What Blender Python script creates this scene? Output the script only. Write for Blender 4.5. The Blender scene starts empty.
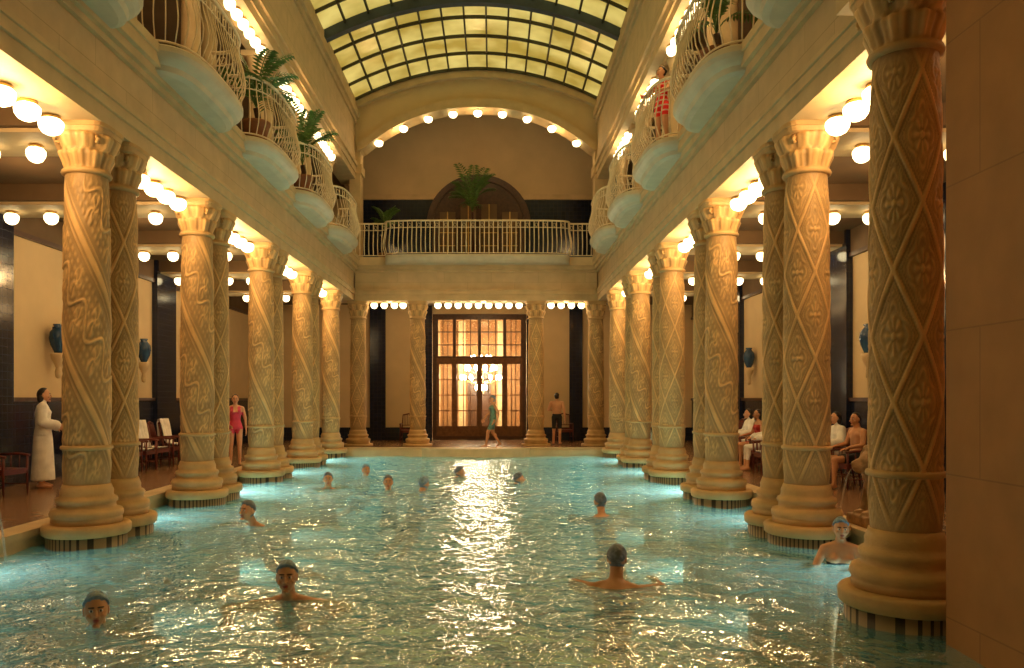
import bpy, bmesh, math, random
from math import sin, cos, pi, sqrt, exp, radians, atan2, floor
from mathutils import Vector, Matrix, noise
random.seed(7)
scene = bpy.context.scene
scene.view_settings.view_transform = 'Standard'
scene.view_settings.exposure = 0.2
scene.view_settings.gamma = 0.96

# ---------------------------------------------------------------- materials
def mat(name, col, rough=0.6, metal=0.0, nscale=6.0, namt=0.15, bump=0.0, bscale=30.0, emit=None, estr=0.0, spec=0.5):
    m = bpy.data.materials.new(name); m.use_nodes = True
    nt = m.node_tree; b = nt.nodes['Principled BSDF']
    b.inputs['Roughness'].default_value = rough
    b.inputs['Metallic'].default_value = metal
    b.inputs['Specular IOR Level'].default_value = spec
    tc = nt.nodes.new('ShaderNodeTexCoord')
    n = nt.nodes.new('ShaderNodeTexNoise'); n.inputs['Scale'].default_value = nscale; n.inputs['Detail'].default_value = 5
    nt.links.new(tc.outputs['Object'], n.inputs['Vector'])
    r = nt.nodes.new('ShaderNodeValToRGB')
    r.color_ramp.elements[0].position = 0.3; r.color_ramp.elements[1].position = 0.7
    r.color_ramp.elements[0].color = [c*(1-namt) for c in col]+[1]
    r.color_ramp.elements[1].color = [min(1, c*(1+namt)) for c in col]+[1]
    nt.links.new(n.outputs['Fac'], r.inputs['Fac'])
    nt.links.new(r.outputs['Color'], b.inputs['Base Color'])
    if bump > 0:
        n2 = nt.nodes.new('ShaderNodeTexNoise'); n2.inputs['Scale'].default_value = bscale; n2.inputs['Detail'].default_value = 4
        nt.links.new(tc.outputs['Object'], n2.inputs['Vector'])
        bp = nt.nodes.new('ShaderNodeBump'); bp.inputs['Strength'].default_value = bump; bp.inputs['Distance'].default_value = 0.02
        nt.links.new(n2.outputs['Fac'], bp.inputs['Height']); nt.links.new(bp.outputs['Normal'], b.inputs['Normal'])
    if emit:
        b.inputs['Emission Color'].default_value = list(emit)+[1]; b.inputs['Emission Strength'].default_value = estr
        m.cycles.emission_sampling = 'NONE'
    return m

def brickmat(name, c1, c2, mortar, w, h, ms=0.01, rough=0.4, axis='XZ', offset=0.5, bump=0.3, spec=0.5):
    m = bpy.data.materials.new(name); m.use_nodes = True
    nt = m.node_tree; b = nt.nodes['Principled BSDF']; b.inputs['Roughness'].default_value = rough
    b.inputs['Specular IOR Level'].default_value = spec
    tc = nt.nodes.new('ShaderNodeTexCoord'); sx = nt.nodes.new('ShaderNodeSeparateXYZ'); cx = nt.nodes.new('ShaderNodeCombineXYZ')
    nt.links.new(tc.outputs['Object'], sx.inputs[0])
    if axis == 'SUMZ':
        ad = nt.nodes.new('ShaderNodeMath'); ad.operation = 'ADD'
        nt.links.new(sx.outputs['X'], ad.inputs[0]); nt.links.new(sx.outputs['Y'], ad.inputs[1])
        nt.links.new(ad.outputs[0], cx.inputs['X']); nt.links.new(sx.outputs['Z'], cx.inputs['Y'])
    else:
        nt.links.new(sx.outputs[axis[0]], cx.inputs['X']); nt.links.new(sx.outputs[axis[1]], cx.inputs['Y'])
    br = nt.nodes.new('ShaderNodeTexBrick'); br.offset = offset
    br.inputs['Scale'].default_value = 1.0; br.inputs['Brick Width'].default_value = w; br.inputs['Row Height'].default_value = h
    br.inputs['Mortar Size'].default_value = ms
    br.inputs['Color1'].default_value = list(c1)+[1]; br.inputs['Color2'].default_value = list(c2)+[1]; br.inputs['Mortar'].default_value = list(mortar)+[1]
    nt.links.new(cx.outputs[0], br.inputs['Vector'])
    n = nt.nodes.new('ShaderNodeTexNoise'); n.inputs['Scale'].default_value = 3; n.inputs['Detail'].default_value = 6
    nt.links.new(tc.outputs['Object'], n.inputs['Vector'])
    mp = nt.nodes.new('ShaderNodeMapRange'); mp.inputs['To Min'].default_value = 0.75; mp.inputs['To Max'].default_value = 1.2
    nt.links.new(n.outputs['Fac'], mp.inputs['Value'])
    vm = nt.nodes.new('ShaderNodeVectorMath'); vm.operation = 'SCALE'
    nt.links.new(br.outputs['Color'], vm.inputs[0]); nt.links.new(mp.outputs[0], vm.inputs['Scale'])
    nt.links.new(vm.outputs[0], b.inputs['Base Color'])
    bp = nt.nodes.new('ShaderNodeBump'); bp.invert = True; bp.inputs['Strength'].default_value = bump; bp.inputs['Distance'].default_value = 0.01
    nt.links.new(br.outputs['Fac'], bp.inputs['Height']); nt.links.new(bp.outputs['Normal'], b.inputs['Normal'])
    return m

M = {}
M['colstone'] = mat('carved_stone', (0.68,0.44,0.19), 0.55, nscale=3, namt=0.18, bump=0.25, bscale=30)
# groove shading painted into the colour: carving recesses darker, raised parts lighter
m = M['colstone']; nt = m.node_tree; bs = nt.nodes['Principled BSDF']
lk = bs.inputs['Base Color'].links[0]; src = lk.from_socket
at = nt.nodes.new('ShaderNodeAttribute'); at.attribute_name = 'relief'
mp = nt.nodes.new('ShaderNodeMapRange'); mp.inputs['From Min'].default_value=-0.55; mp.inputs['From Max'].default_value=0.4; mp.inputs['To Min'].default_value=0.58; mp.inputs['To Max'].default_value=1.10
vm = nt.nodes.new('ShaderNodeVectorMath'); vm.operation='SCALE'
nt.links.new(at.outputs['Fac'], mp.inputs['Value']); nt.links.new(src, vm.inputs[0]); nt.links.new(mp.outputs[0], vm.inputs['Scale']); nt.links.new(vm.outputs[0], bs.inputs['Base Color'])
M['stone'] = mat('cream_stone', (0.60,0.45,0.25), 0.6, nscale=2.5, namt=0.12, bump=0.15, bscale=25)
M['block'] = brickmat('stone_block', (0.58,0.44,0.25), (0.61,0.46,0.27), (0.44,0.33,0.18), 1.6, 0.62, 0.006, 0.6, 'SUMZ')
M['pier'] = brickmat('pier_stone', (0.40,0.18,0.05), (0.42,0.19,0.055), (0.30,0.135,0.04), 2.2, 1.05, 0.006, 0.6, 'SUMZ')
M['plaster'] = mat('cream_plaster', (0.62,0.47,0.26), 0.7, nscale=1.5, namt=0.06)
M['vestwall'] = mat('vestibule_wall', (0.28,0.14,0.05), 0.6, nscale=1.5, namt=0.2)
M['bluetile'] = brickmat('dark_blue_tile', (0.008,0.012,0.03), (0.012,0.018,0.045), (0.03,0.03,0.04), 0.15, 0.15, 0.005, 0.15, 'SUMZ', 0.0)
M['ceil'] = mat('brown_coffer', (0.17,0.105,0.05), 0.7, nscale=2, namt=0.15)
M['deck'] = brickmat('deck_tile', (0.26,0.14,0.07), (0.32,0.18,0.09), (0.16,0.10,0.06), 0.3, 0.3, 0.006, 0.25, 'XY', 0.0)
M['pooltile'] = brickmat('pool_tile', (0.30,0.60,0.54), (0.34,0.64,0.57), (0.5,0.62,0.56), 0.3, 0.3, 0.01, 0.4, 'XY', 0.0)
M['poolwall'] = brickmat('pool_wall_tile', (0.22,0.46,0.44), (0.28,0.52,0.48), (0.5,0.65,0.6), 0.1, 0.2, 0.01, 0.3, 'SUMZ', 0.0)
M['drumtile'] = brickmat('drum_tile', (0.34,0.26,0.15), (0.40,0.31,0.18), (0.05,0.04,0.03), 0.07, 0.3, 0.012, 0.3, 'SUMZ', 0.0)
M['iron'] = mat('painted_iron', (0.85,0.72,0.50), 0.4, 0.0)
M['slab'] = mat('balcony_slab', (0.60,0.53,0.38), 0.5, nscale=3, namt=0.1)
M['bluerib'] = mat('steel_rib', (0.04,0.06,0.08), 0.5)
M['mullion'] = mat('bronze_mullion', (0.05,0.045,0.02), 0.5)
M['brass'] = mat('brass', (0.7,0.45,0.15), 0.3, 0.8)
M['globe'] = mat('frosted_globe', (1,0.95,0.85), 0.4, emit=(1,0.80,0.44), estr=4.5)
M['chandglobe'] = mat('chandelier_globe', (1,0.95,0.85), 0.4, emit=(1,0.84,0.55), estr=110.0)
M['wood'] = mat('dark_wood', (0.07,0.03,0.015), 0.35, nscale=10, namt=0.3)
M['chairwood'] = mat('red_wood', (0.13,0.025,0.015), 0.35, nscale=10, namt=0.3)
M['doorwood'] = mat('door_wood', (0.16,0.07,0.025), 0.35, nscale=10, namt=0.3)
M['white'] = mat('white_towel', (0.85,0.82,0.76), 0.9, bump=0.4, bscale=60)
M['leaf'] = mat('leaf', (0.10,0.20,0.04), 0.5, nscale=8, namt=0.4)
M['pot'] = mat('terracotta', (0.3,0.13,0.06), 0.7)
M['bluevase'] = mat('blue_ceramic', (0.02,0.06,0.13), 0.15)
M['skin'] = mat('skin', (0.68,0.36,0.20), 0.5, nscale=8, namt=0.08)
M['skin2'] = mat('tanned_skin', (0.54,0.27,0.13), 0.5, nscale=8, namt=0.08)
M['hair'] = mat('dark_hair', (0.02,0.013,0.01), 0.5)
M['cap'] = mat('blue_cap', (0.22,0.33,0.46), 0.4, nscale=30, namt=0.35, bump=0.5, bscale=60)
M['capgrey'] = mat('grey_cap', (0.16,0.19,0.24), 0.4, nscale=30, namt=0.35, bump=0.5, bscale=60)
M['lip'] = mat('lips', (0.45,0.12,0.09), 0.4)
M['eyew'] = mat('eye_white', (0.8,0.78,0.75), 0.3)
M['eyed'] = mat('eye_dark', (0.03,0.02,0.015), 0.2)
M['black'] = mat('black_cloth', (0.02,0.02,0.022), 0.8)
M['pink'] = mat('pink_swimsuit', (0.65,0.06,0.12), 0.6)
M['red'] = mat('red_cloth', (0.45,0.03,0.02), 0.7)
M['teal'] = mat('teal_swimsuit', (0.16,0.32,0.26), 0.6, nscale=14, namt=0.4)
M['chrome'] = mat('chrome', (0.7,0.65,0.55), 0.2, 1.0)
M['lionstone'] = mat('lion_stone', (0.42,0.26,0.12), 0.6, nscale=10, namt=0.3, bump=0.5)

m = mat('striped_swimsuit', (0.5,0.03,0.03), 0.6); nt = m.node_tree
tc = nt.nodes.new('ShaderNodeTexCoord'); wv = nt.nodes.new('ShaderNodeTexWave'); wv.bands_direction='Z'; wv.inputs['Scale'].default_value = 3
nt.links.new(tc.outputs['Object'], wv.inputs['Vector'])
rr = nt.nodes.new('ShaderNodeValToRGB'); rr.color_ramp.interpolation='CONSTANT'
rr.color_ramp.elements[0].color=(0.85,0.015,0.02,1); rr.color_ramp.elements[1].color=(0.85,0.6,0.52,1); rr.color_ramp.elements[1].position=0.82
nt.links.new(wv.outputs['Fac'], rr.inputs['Fac']); nt.links.new(rr.outputs['Color'], nt.nodes['Principled BSDF'].inputs['Base Color'])
M['stripe'] = m

# skylight glass: back-lit amber art glass
m = bpy.data.materials.new('amber_glass'); m.use_nodes = True; nt = m.node_tree; b = nt.nodes['Principled BSDF']
b.inputs['Roughness'].default_value = 0.3; b.inputs['Base Color'].default_value = (0.3,0.25,0.08,1)
tc = nt.nodes.new('ShaderNodeTexCoord'); n = nt.nodes.new('ShaderNodeTexNoise'); n.inputs['Scale'].default_value = 0.9; n.inputs['Detail'].default_value = 3
nt.links.new(tc.outputs['Object'], n.inputs['Vector'])
rr = nt.nodes.new('ShaderNodeValToRGB'); rr.color_ramp.elements[0].position=0.35; rr.color_ramp.elements[1].position=0.68
rr.color_ramp.elements[0].color=(0.48,0.32,0.05,1); rr.color_ramp.elements[1].color=(0.94,0.74,0.22,1)
nt.links.new(n.outputs['Fac'], rr.inputs['Fac']); nt.links.new(rr.outputs['Color'], b.inputs['Emission Color'])
b.inputs['Emission Strength'].default_value = 0.66
M['glass'] = m
M['doorglass'] = mat('door_glass', (0.5,0.35,0.15), 0.08)
M['doorglass'].node_tree.nodes['Principled BSDF'].inputs['Alpha'].default_value = 0.15

# water
m = bpy.data.materials.new('pool_water'); m.use_nodes = True; nt = m.node_tree; nt.nodes.clear()
out = nt.nodes.new('ShaderNodeOutputMaterial')
tr = nt.nodes.new('ShaderNodeBsdfTransparent'); tr.inputs['Color'].default_value = (0.62,0.88,0.80,1)
df = nt.nodes.new('ShaderNodeBsdfDiffuse')
tl = nt.nodes.new('ShaderNodeBsdfTranslucent'); tl.inputs['Color'].default_value = (0.45,0.80,0.73,1)
gl = nt.nodes.new('ShaderNodeBsdfGlossy'); gl.inputs['Roughness'].default_value = 0.04
m1 = nt.nodes.new('ShaderNodeMixShader'); m1.inputs[0].default_value = 0.5
m2 = nt.nodes.new('ShaderNodeMixShader'); m2.inputs[0].default_value = 0.30
m3 = nt.nodes.new('ShaderNodeMixShader')
nt.links.new(df.outputs[0], m1.inputs[1]); nt.links.new(tl.outputs[0], m1.inputs[2])
nt.links.new(m1.outputs[0], m2.inputs[1]); nt.links.new(tr.outputs[0], m2.inputs[2])
fr = nt.nodes.new('ShaderNodeFresnel'); fr.inputs['IOR'].default_value = 1.33
mp = nt.nodes.new('ShaderNodeMapRange'); mp.inputs['To Min'].default_value = 0.014; mp.inputs['To Max'].default_value = 0.62
nt.links.new(fr.outputs[0], mp.inputs['Value']); nt.links.new(mp.outputs[0], m3.inputs[0])
nt.links.new(m2.outputs[0], m3.inputs[1]); nt.links.new(gl.outputs[0], m3.inputs[2])
tc = nt.nodes.new('ShaderNodeTexCoord')
n1 = nt.nodes.new('ShaderNodeTexNoise'); n1.inputs['Scale'].default_value = 2.2; n1.inputs['Detail'].default_value = 2; n1.inputs['Distortion'].default_value = 1.0
n1.noise_type='RIDGED_MULTIFRACTAL'
n2 = nt.nodes.new('ShaderNodeTexNoise'); n2.inputs['Scale'].default_value = 6; n2.inputs['Detail'].default_value = 2; n2.inputs['Distortion'].default_value = 0.8
nt.links.new(tc.outputs['Object'], n1.inputs['Vector']); nt.links.new(tc.outputs['Object'], n2.inputs['Vector'])
ad = nt.nodes.new('ShaderNodeMath'); ad.operation='MULTIPLY_ADD'; ad.inputs[1].default_value = 0.8
nt.links.new(n2.outputs['Fac'], ad.inputs[0]); nt.links.new(n1.outputs['Fac'], ad.inputs[2])
bp = nt.nodes.new('ShaderNodeBump'); bp.inputs['Strength'].default_value = 1.0; bp.inputs['Distance'].default_value = 0.04
nt.links.new(ad.outputs[0], bp.inputs['Height'])
cr = nt.nodes.new('ShaderNodeValToRGB'); cr.color_ramp.elements[0].position=0.35; cr.color_ramp.elements[1].position=0.75
cr.color_ramp.elements[0].color=(0.16,0.42,0.35,1); cr.color_ramp.elements[1].color=(0.38,0.68,0.59,1)  # ripple crests painted lighter in the diffuse colour, in place of caustics
nt.links.new(n2.outputs['Fac'], cr.inputs['Fac']); nt.links.new(cr.outputs['Color'], df.inputs['Color'])
for nd in (df, tl, gl, fr): nt.links.new(bp.outputs['Normal'], nd.inputs['Normal'])
nt.links.new(m3.outputs[0], out.inputs['Surface'])
M['water'] = m
M['stream'] = mat('water_stream', (0.75,0.8,0.8), 0.1)
M['stream'].node_tree.nodes['Principled BSDF'].inputs['Alpha'].default_value = 0.3

# ---------------------------------------------------------------- mesh builder
class MB:
    def __init__(s): s.bm = bmesh.new(); s.mats = []
    def mi(s, k):
        if k not in s.mats: s.mats.append(k)
        return s.mats.index(k)
    def box(s, x0,x1,y0,y1,z0,z1, k):
        i = s.mi(k); v = [s.bm.verts.new(p) for p in ((x0,y0,z0),(x1,y0,z0),(x1,y1,z0),(x0,y1,z0),(x0,y0,z1),(x1,y0,z1),(x1,y1,z1),(x0,y1,z1))]
        for q in ((0,3,2,1),(4,5,6,7),(0,1,5,4),(1,2,6,5),(2,3,7,6),(3,0,4,7)):
            f = s.bm.faces.new([v[a] for a in q]); f.material_index = i
    def grid(s, rows, k, close_u=False, smooth=True, caps=False):
        i = s.mi(k); R = [[s.bm.verts.new(p) for p in r] for r in rows]
        for a in range(len(R)-1):
            n = len(R[a])
            for b in range(n if close_u else n-1):
                f = s.bm.faces.new((R[a][b], R[a][(b+1)%n], R[a+1][(b+1)%n], R[a+1][b])); f.material_index = i; f.smooth = smooth
        if caps:
            for r, rev in ((R[0], True), (R[-1], False)):
                f = s.bm.faces.new(list(reversed(r)) if rev else r); f.material_index = i; f.smooth = False
        return R
    def lathe(s, prof, k, c=(0,0,0), seg=32, smooth=True, caps=True, sx=1, sy=1):
        rows = []
        for (r, z) in prof:
            rows.append([(c[0]+sx*r*cos(2*pi*j/seg), c[1]+sy*r*sin(2*pi*j/seg), c[2]+z) for j in range(seg)])
        s.grid(rows, k, True, smooth, caps)
    def tube(s, pts, r, k, seg=6, rs=None):
        pts = [Vector(p) for p in pts]; rows = []
        up = Vector((0,0,1))
        for a, p in enumerate(pts):
            d = (pts[min(a+1, len(pts)-1)] - pts[max(a-1, 0)])
            if d.length < 1e-9: d = Vector((0,0,1))
            d.normalize()
            ref = up if abs(d.z) < 0.9 else Vector((0.3,1,0))
            u = d.cross(ref).normalized(); w = u.cross(d).normalized()
            rr = rs[a] if rs else r
            rows.append([tuple(p + (u*cos(2*pi*j/seg) + w*sin(2*pi*j/seg))*rr) for j in range(seg)])
        s.grid(rows, k, True, True, True)
    def capsule(s, p0, p1, r0, r1, k, seg=12):
        p0 = Vector(p0); p1 = Vector(p1); d = (p1-p0)
        if d.length < 1e-6: d = Vector((0,0,1e-4))
        L = d.length; d.normalize(); pts = []; rs = []
        for t in (-0.97, -0.7, -0.35): pts.append(p0+d*r0*t); rs.append(r0*sqrt(1-t*t))
        for t in (0, .5, 1): pts.append(p0+d*L*t); rs.append(r0+(r1-r0)*t)
        for t in (0.35, 0.7, 0.97): pts.append(p1+d*r1*t); rs.append(r1*sqrt(1-t*t))
        ref = Vector((0,0,1)) if abs(d.z) < 0.9 else Vector((0,1,0))
        u = d.cross(ref).normalized(); w = u.cross(d).normalized()
        rows = [[tuple(p + (u*cos(2*pi*j/seg) + w*sin(2*pi*j/seg))*r) for j in range(seg)] for p, r in zip(pts, rs)]
        s.grid(rows, k, True, True, True)
    def ell(s, c, r, k, mtx=None, seg=16, rings=10, fn=None):
        rows = []
        for a in range(rings+1):
            ph = -pi/2 + pi*a/rings
            if a == 0: ph += 0.05
            if a == rings: ph -= 0.05
            row = []
            for j in range(seg):
                th = 2*pi*j/seg; p = Vector((cos(ph)*cos(th), cos(ph)*sin(th), sin(ph)))
                if fn: p = fn(p)
                p = Vector((p.x*r[0], p.y*r[1], p.z*r[2]))
                if mtx: p = mtx @ p
                row.append(tuple(p+Vector(c)))
            rows.append(row)
        s.grid(rows, k, True, True, True)
    def loft(s, secs, k, seg=20, lat=Vector((1,0,0))):
        rows = []; P = [Vector(q[0]) for q in secs]
        for a, (p, rx, ry) in enumerate(secs):
            d = (P[min(a+1, len(P)-1)] - P[max(a-1, 0)]).normalized()
            x = (lat - d*lat.dot(d)).normalized(); y = d.cross(x).normalized()
            rows.append([tuple(P[a] + x*rx*cos(2*pi*j/seg) + y*ry*sin(2*pi*j/seg)) for j in range(seg)])
        s.grid(rows, k, True, True, True)
    def mesh(s, name):
        bmesh.ops.recalc_face_normals(s.bm, faces=s.bm.faces)
        me = bpy.data.meshes.new(name); s.bm.to_mesh(me); s.bm.free()
        for k in s.mats: me.materials.append(M[k])
        return me
    def obj(s, name, loc=(0,0,0), rotz=0):
        return place(name, s.mesh(name), loc, rotz)

def place(name, me, loc=(0,0,0), rotz=0, scale=(1,1,1)):
    o = bpy.data.objects.new(name, me); scene.collection.objects.link(o)
    o.location = loc; o.rotation_euler = (0,0,rotz); o.scale = scale
    return o

# ---------------------------------------------------------------- constants
XL, XR = -5.05, 3.90
EL, ER = -5.6, 4.45
WL, WR = -8.95, 7.75
ZT = 4.95; ZF = 6.4
ZW = -0.2
YE = 27.6
YB = 31.0
CX = (-4.75+3.7)/2
GAP = 0.78
bays = [8.4, 12.2, 15.95, 19.7, 23.4]
piers = [6.18, 9.95, 13.66, 17.43, 21.2]

# ---------------------------------------------------------------- columns
def sm(x, a, b):
    t = max(0.0, min(1.0, (x-a)/(b-a))); return t*t*(3-2*t)
def relief(u, z, var=0):
    if var == 0:
        p = (2*u + 3.0*z)/pi; q = (2*u - 3.0*z)/pi
        fp = p-floor(p)-0.5; fq = q-floor(q)-0.5
        m_ = max(abs(fp), abs(fq))
        r = 1.0*sm(m_, 0.445, 0.462) + 0.55*sm(m_, 0.375, 0.385)*(1-sm(m_, 0.405, 0.415))
        rr = sqrt(fp*fp+fq*fq); ph = atan2(fq, fp)
        inside = 1-sm(m_, 0.350, 0.365)
        pet = (0.5+0.5*cos(8*ph))*(1-sm(rr, 0.20, 0.24))*sm(rr, 0.05, 0.08)
        boss = 1-sm(rr, 0.04, 0.055)
        leaf = sm(rr, 0.25, 0.28)*(0.5+0.5*sin(54*rr+5*cos(4*ph)))
        dense = 0.35*(0.5+0.5*sin(40*fp)*sin(40*fq))
        r += inside*max(0.85*pet + 1.0*boss + 0.7*leaf, dense)
    else:
        # two-start spiral ribbon filled with scrolling leaves
        p = (2*u + 3.4*z)/(2*pi); f = p-floor(p); g = abs(f-0.5)
        t = (2*u - 3.4*z)/pi
        r = 1.0*sm(g, 0.448, 0.462) + 0.5*sm(g, 0.385, 0.395)*(1-sm(g, 0.412, 0.422))
        ins = 1-sm(g, 0.355, 0.37)
        c = t*2 - floor(t*2) - 0.5
        gg = (f-0.5)
        s_ = 1 if (floor(t*2)%2==0) else -1
        vine = gg - 0.13*sin(2*pi*t)
        stem = 1-sm(abs(vine), 0.016, 0.030)
        ph = atan2(gg+0.13*s_, c*0.5)
        rr = sqrt((gg+0.13*s_)**2 + (c*0.5)**2)
        lf = (0.5+0.5*cos(5*ph+1.2*sin(30*rr)))*(1-sm(rr, 0.17, 0.21))
        bs_ = 1-sm(rr, 0.03, 0.045)
        fill = 0.55*(0.5+0.5*cos(64*gg))*(0.5+0.5*cos(12*pi*t))
        r += ins*max(0.95*stem, 0.85*lf, bs_, fill)
    return r
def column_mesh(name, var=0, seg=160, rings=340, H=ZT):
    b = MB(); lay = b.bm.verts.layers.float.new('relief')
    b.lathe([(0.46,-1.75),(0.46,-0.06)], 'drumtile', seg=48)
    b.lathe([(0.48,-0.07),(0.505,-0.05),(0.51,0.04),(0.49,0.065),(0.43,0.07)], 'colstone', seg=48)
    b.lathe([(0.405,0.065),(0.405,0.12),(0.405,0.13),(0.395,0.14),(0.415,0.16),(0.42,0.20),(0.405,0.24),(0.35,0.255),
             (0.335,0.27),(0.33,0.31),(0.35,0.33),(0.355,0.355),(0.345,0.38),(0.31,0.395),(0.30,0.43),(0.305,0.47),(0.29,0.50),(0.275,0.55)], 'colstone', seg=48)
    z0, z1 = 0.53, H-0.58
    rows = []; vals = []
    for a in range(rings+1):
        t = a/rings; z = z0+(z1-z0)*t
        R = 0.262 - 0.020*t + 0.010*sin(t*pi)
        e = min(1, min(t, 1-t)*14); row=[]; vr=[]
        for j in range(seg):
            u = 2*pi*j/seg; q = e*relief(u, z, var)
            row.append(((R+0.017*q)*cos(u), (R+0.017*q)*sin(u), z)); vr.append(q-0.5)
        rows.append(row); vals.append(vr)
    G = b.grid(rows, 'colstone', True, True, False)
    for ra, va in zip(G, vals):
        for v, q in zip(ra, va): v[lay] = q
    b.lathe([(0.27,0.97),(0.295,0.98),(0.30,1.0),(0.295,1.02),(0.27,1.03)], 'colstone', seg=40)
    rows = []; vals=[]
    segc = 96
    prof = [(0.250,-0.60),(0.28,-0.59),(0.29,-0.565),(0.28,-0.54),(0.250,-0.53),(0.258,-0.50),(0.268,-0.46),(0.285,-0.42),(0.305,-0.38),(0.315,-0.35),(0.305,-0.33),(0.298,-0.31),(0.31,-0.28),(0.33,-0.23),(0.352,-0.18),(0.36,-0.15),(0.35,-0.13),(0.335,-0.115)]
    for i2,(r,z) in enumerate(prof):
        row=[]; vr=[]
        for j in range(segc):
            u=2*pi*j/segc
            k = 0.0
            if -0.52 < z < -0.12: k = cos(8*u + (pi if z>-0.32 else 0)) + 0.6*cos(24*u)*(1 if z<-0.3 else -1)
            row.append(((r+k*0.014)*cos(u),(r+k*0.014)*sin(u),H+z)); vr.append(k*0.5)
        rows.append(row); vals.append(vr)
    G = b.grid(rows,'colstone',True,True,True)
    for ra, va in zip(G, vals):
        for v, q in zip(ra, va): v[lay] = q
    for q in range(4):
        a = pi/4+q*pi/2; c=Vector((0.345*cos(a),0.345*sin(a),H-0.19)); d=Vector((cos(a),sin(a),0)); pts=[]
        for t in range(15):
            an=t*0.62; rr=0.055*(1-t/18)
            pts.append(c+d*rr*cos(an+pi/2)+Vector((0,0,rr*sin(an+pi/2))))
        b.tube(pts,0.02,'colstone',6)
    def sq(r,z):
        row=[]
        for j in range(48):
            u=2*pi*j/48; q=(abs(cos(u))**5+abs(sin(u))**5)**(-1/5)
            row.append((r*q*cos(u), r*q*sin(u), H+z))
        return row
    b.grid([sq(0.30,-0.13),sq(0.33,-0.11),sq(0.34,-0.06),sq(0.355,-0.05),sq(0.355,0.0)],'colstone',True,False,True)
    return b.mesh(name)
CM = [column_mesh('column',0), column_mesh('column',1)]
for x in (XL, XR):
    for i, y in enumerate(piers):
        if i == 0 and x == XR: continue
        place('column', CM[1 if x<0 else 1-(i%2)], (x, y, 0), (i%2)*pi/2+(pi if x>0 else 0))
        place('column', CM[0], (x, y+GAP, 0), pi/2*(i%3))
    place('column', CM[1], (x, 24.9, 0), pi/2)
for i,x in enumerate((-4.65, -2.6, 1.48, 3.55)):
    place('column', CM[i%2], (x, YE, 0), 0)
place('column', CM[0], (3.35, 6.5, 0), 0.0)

b = MB()
b.box(-0.27,0.27,-0.27,0.27,0,0.75,'stone'); b.box(-0.30,0.30,-0.30,0.30,0.75,0.83,'stone'); b.box(-0.3,0.3,-0.3,0.3,0,0.1,'stone')
b.lathe([(0.24,0.83),(0.25,0.88),(0.22,0.93),(0.18,0.95),(0.165,1.0),(0.15,2.3),(0.18,2.32),(0.18,2.36),(0.16,2.38),(0.2,2.5),(0.25,2.58)],'stone',seg=20)
b.box(-0.26,0.26,-0.26,0.26,2.58,2.7,'stone')
UC = b.mesh('gallery_column')
for x in (-5.16, 4.02):
    for y in piers+[24.9]:
        place('gallery_column', UC, (x, y, ZF)); 
        if y < 24: place('gallery_column', UC, (x, y+GAP, ZF))

# ---------------------------------------------------------------- room shell
b = MB()
b.box(WL-0.3, EL, -3, YB+4, -2.2, 0, 'deck'); b.obj('floor_left')
b = MB(); b.box(ER, WR+0.3, -3, YB+4, -2.2, 0, 'deck'); b.obj('floor_right')
b = MB(); b.box(EL, ER, 25.3, YB+4, -2.2, 0, 'deck')
n=24
pl=[(-0.55+1.75*cos(a*pi/n), 25.3-0.75*sin(a*pi/n)) for a in range(n+1)]
i=b.mi('stone')
top=[b.bm.verts.new((p[0],p[1],0.06)) for p in pl]; bot=[b.bm.verts.new((p[0],p[1],-1.8)) for p in pl]
b.bm.faces.new(top).material_index=i
for a in range(n):
    f=b.bm.faces.new((top[a],top[a+1],bot[a+1],bot[a])); f.material_index=i
b.box(EL,ER,25.15,25.45,-0.12,0.07,'stone')
b.obj('floor_far')
b = MB(); b.box(EL, ER, -3, 2.0, -2.2, 0, 'deck'); b.obj('floor_near')
b = MB(); b.box(EL, ER, 2.0, 25.3, -2.0, -1.76, 'pooltile')
b.box(EL-0.001, EL+0.03, 2.0, 25.3, -1.76, -0.24, 'poolwall'); b.box(ER-0.03, ER+0.001, 2.0, 25.3, -1.76, -0.24, 'poolwall')
b.box(EL+0.03, ER-0.03, 25.1, 25.15, -1.76, -0.24, 'poolwall')
b.box(EL-0.001, EL+0.03, 2.0, 25.3, -0.24, -0.04, 'stone'); b.box(ER-0.03, ER+0.001, 2.0, 25.3, -0.24, -0.04, 'stone')
b.box(EL+0.03, ER-0.03, 25.1, 25.15, -0.24, 0.0, 'stone')
b.obj('pool_basin')
b = MB()
b.box(EL-0.30, EL+0.06, 2.0, 25.3, -0.05, 0.03, 'stone'); b.obj('trim_1')
b = MB(); b.box(ER-0.06, ER+0.30, 6.1, 25.3, -0.05, 0.03, 'stone'); b.obj('trim_2')

b = MB(); rows=[]; nx, ny = 170, 390
for j in range(ny+1):
    y = 2.0+(25.1-2.0)*j/ny; r=[]
    for i2 in range(nx+1):
        x = EL+0.02+(ER-EL-0.04)*i2/nx
        h = 0.028*noise.noise(Vector((x*0.9, y*1.2, 0))) + 0.026*noise.noise(Vector((x*2.2+5, y*2.7, 3))) + 0.009*noise.noise(Vector((x*5+1, y*6, 9)))
        r.append((x,y,ZW+h))
    rows.append(r)
b.grid(rows,'water'); b.obj('pool_water')

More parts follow.
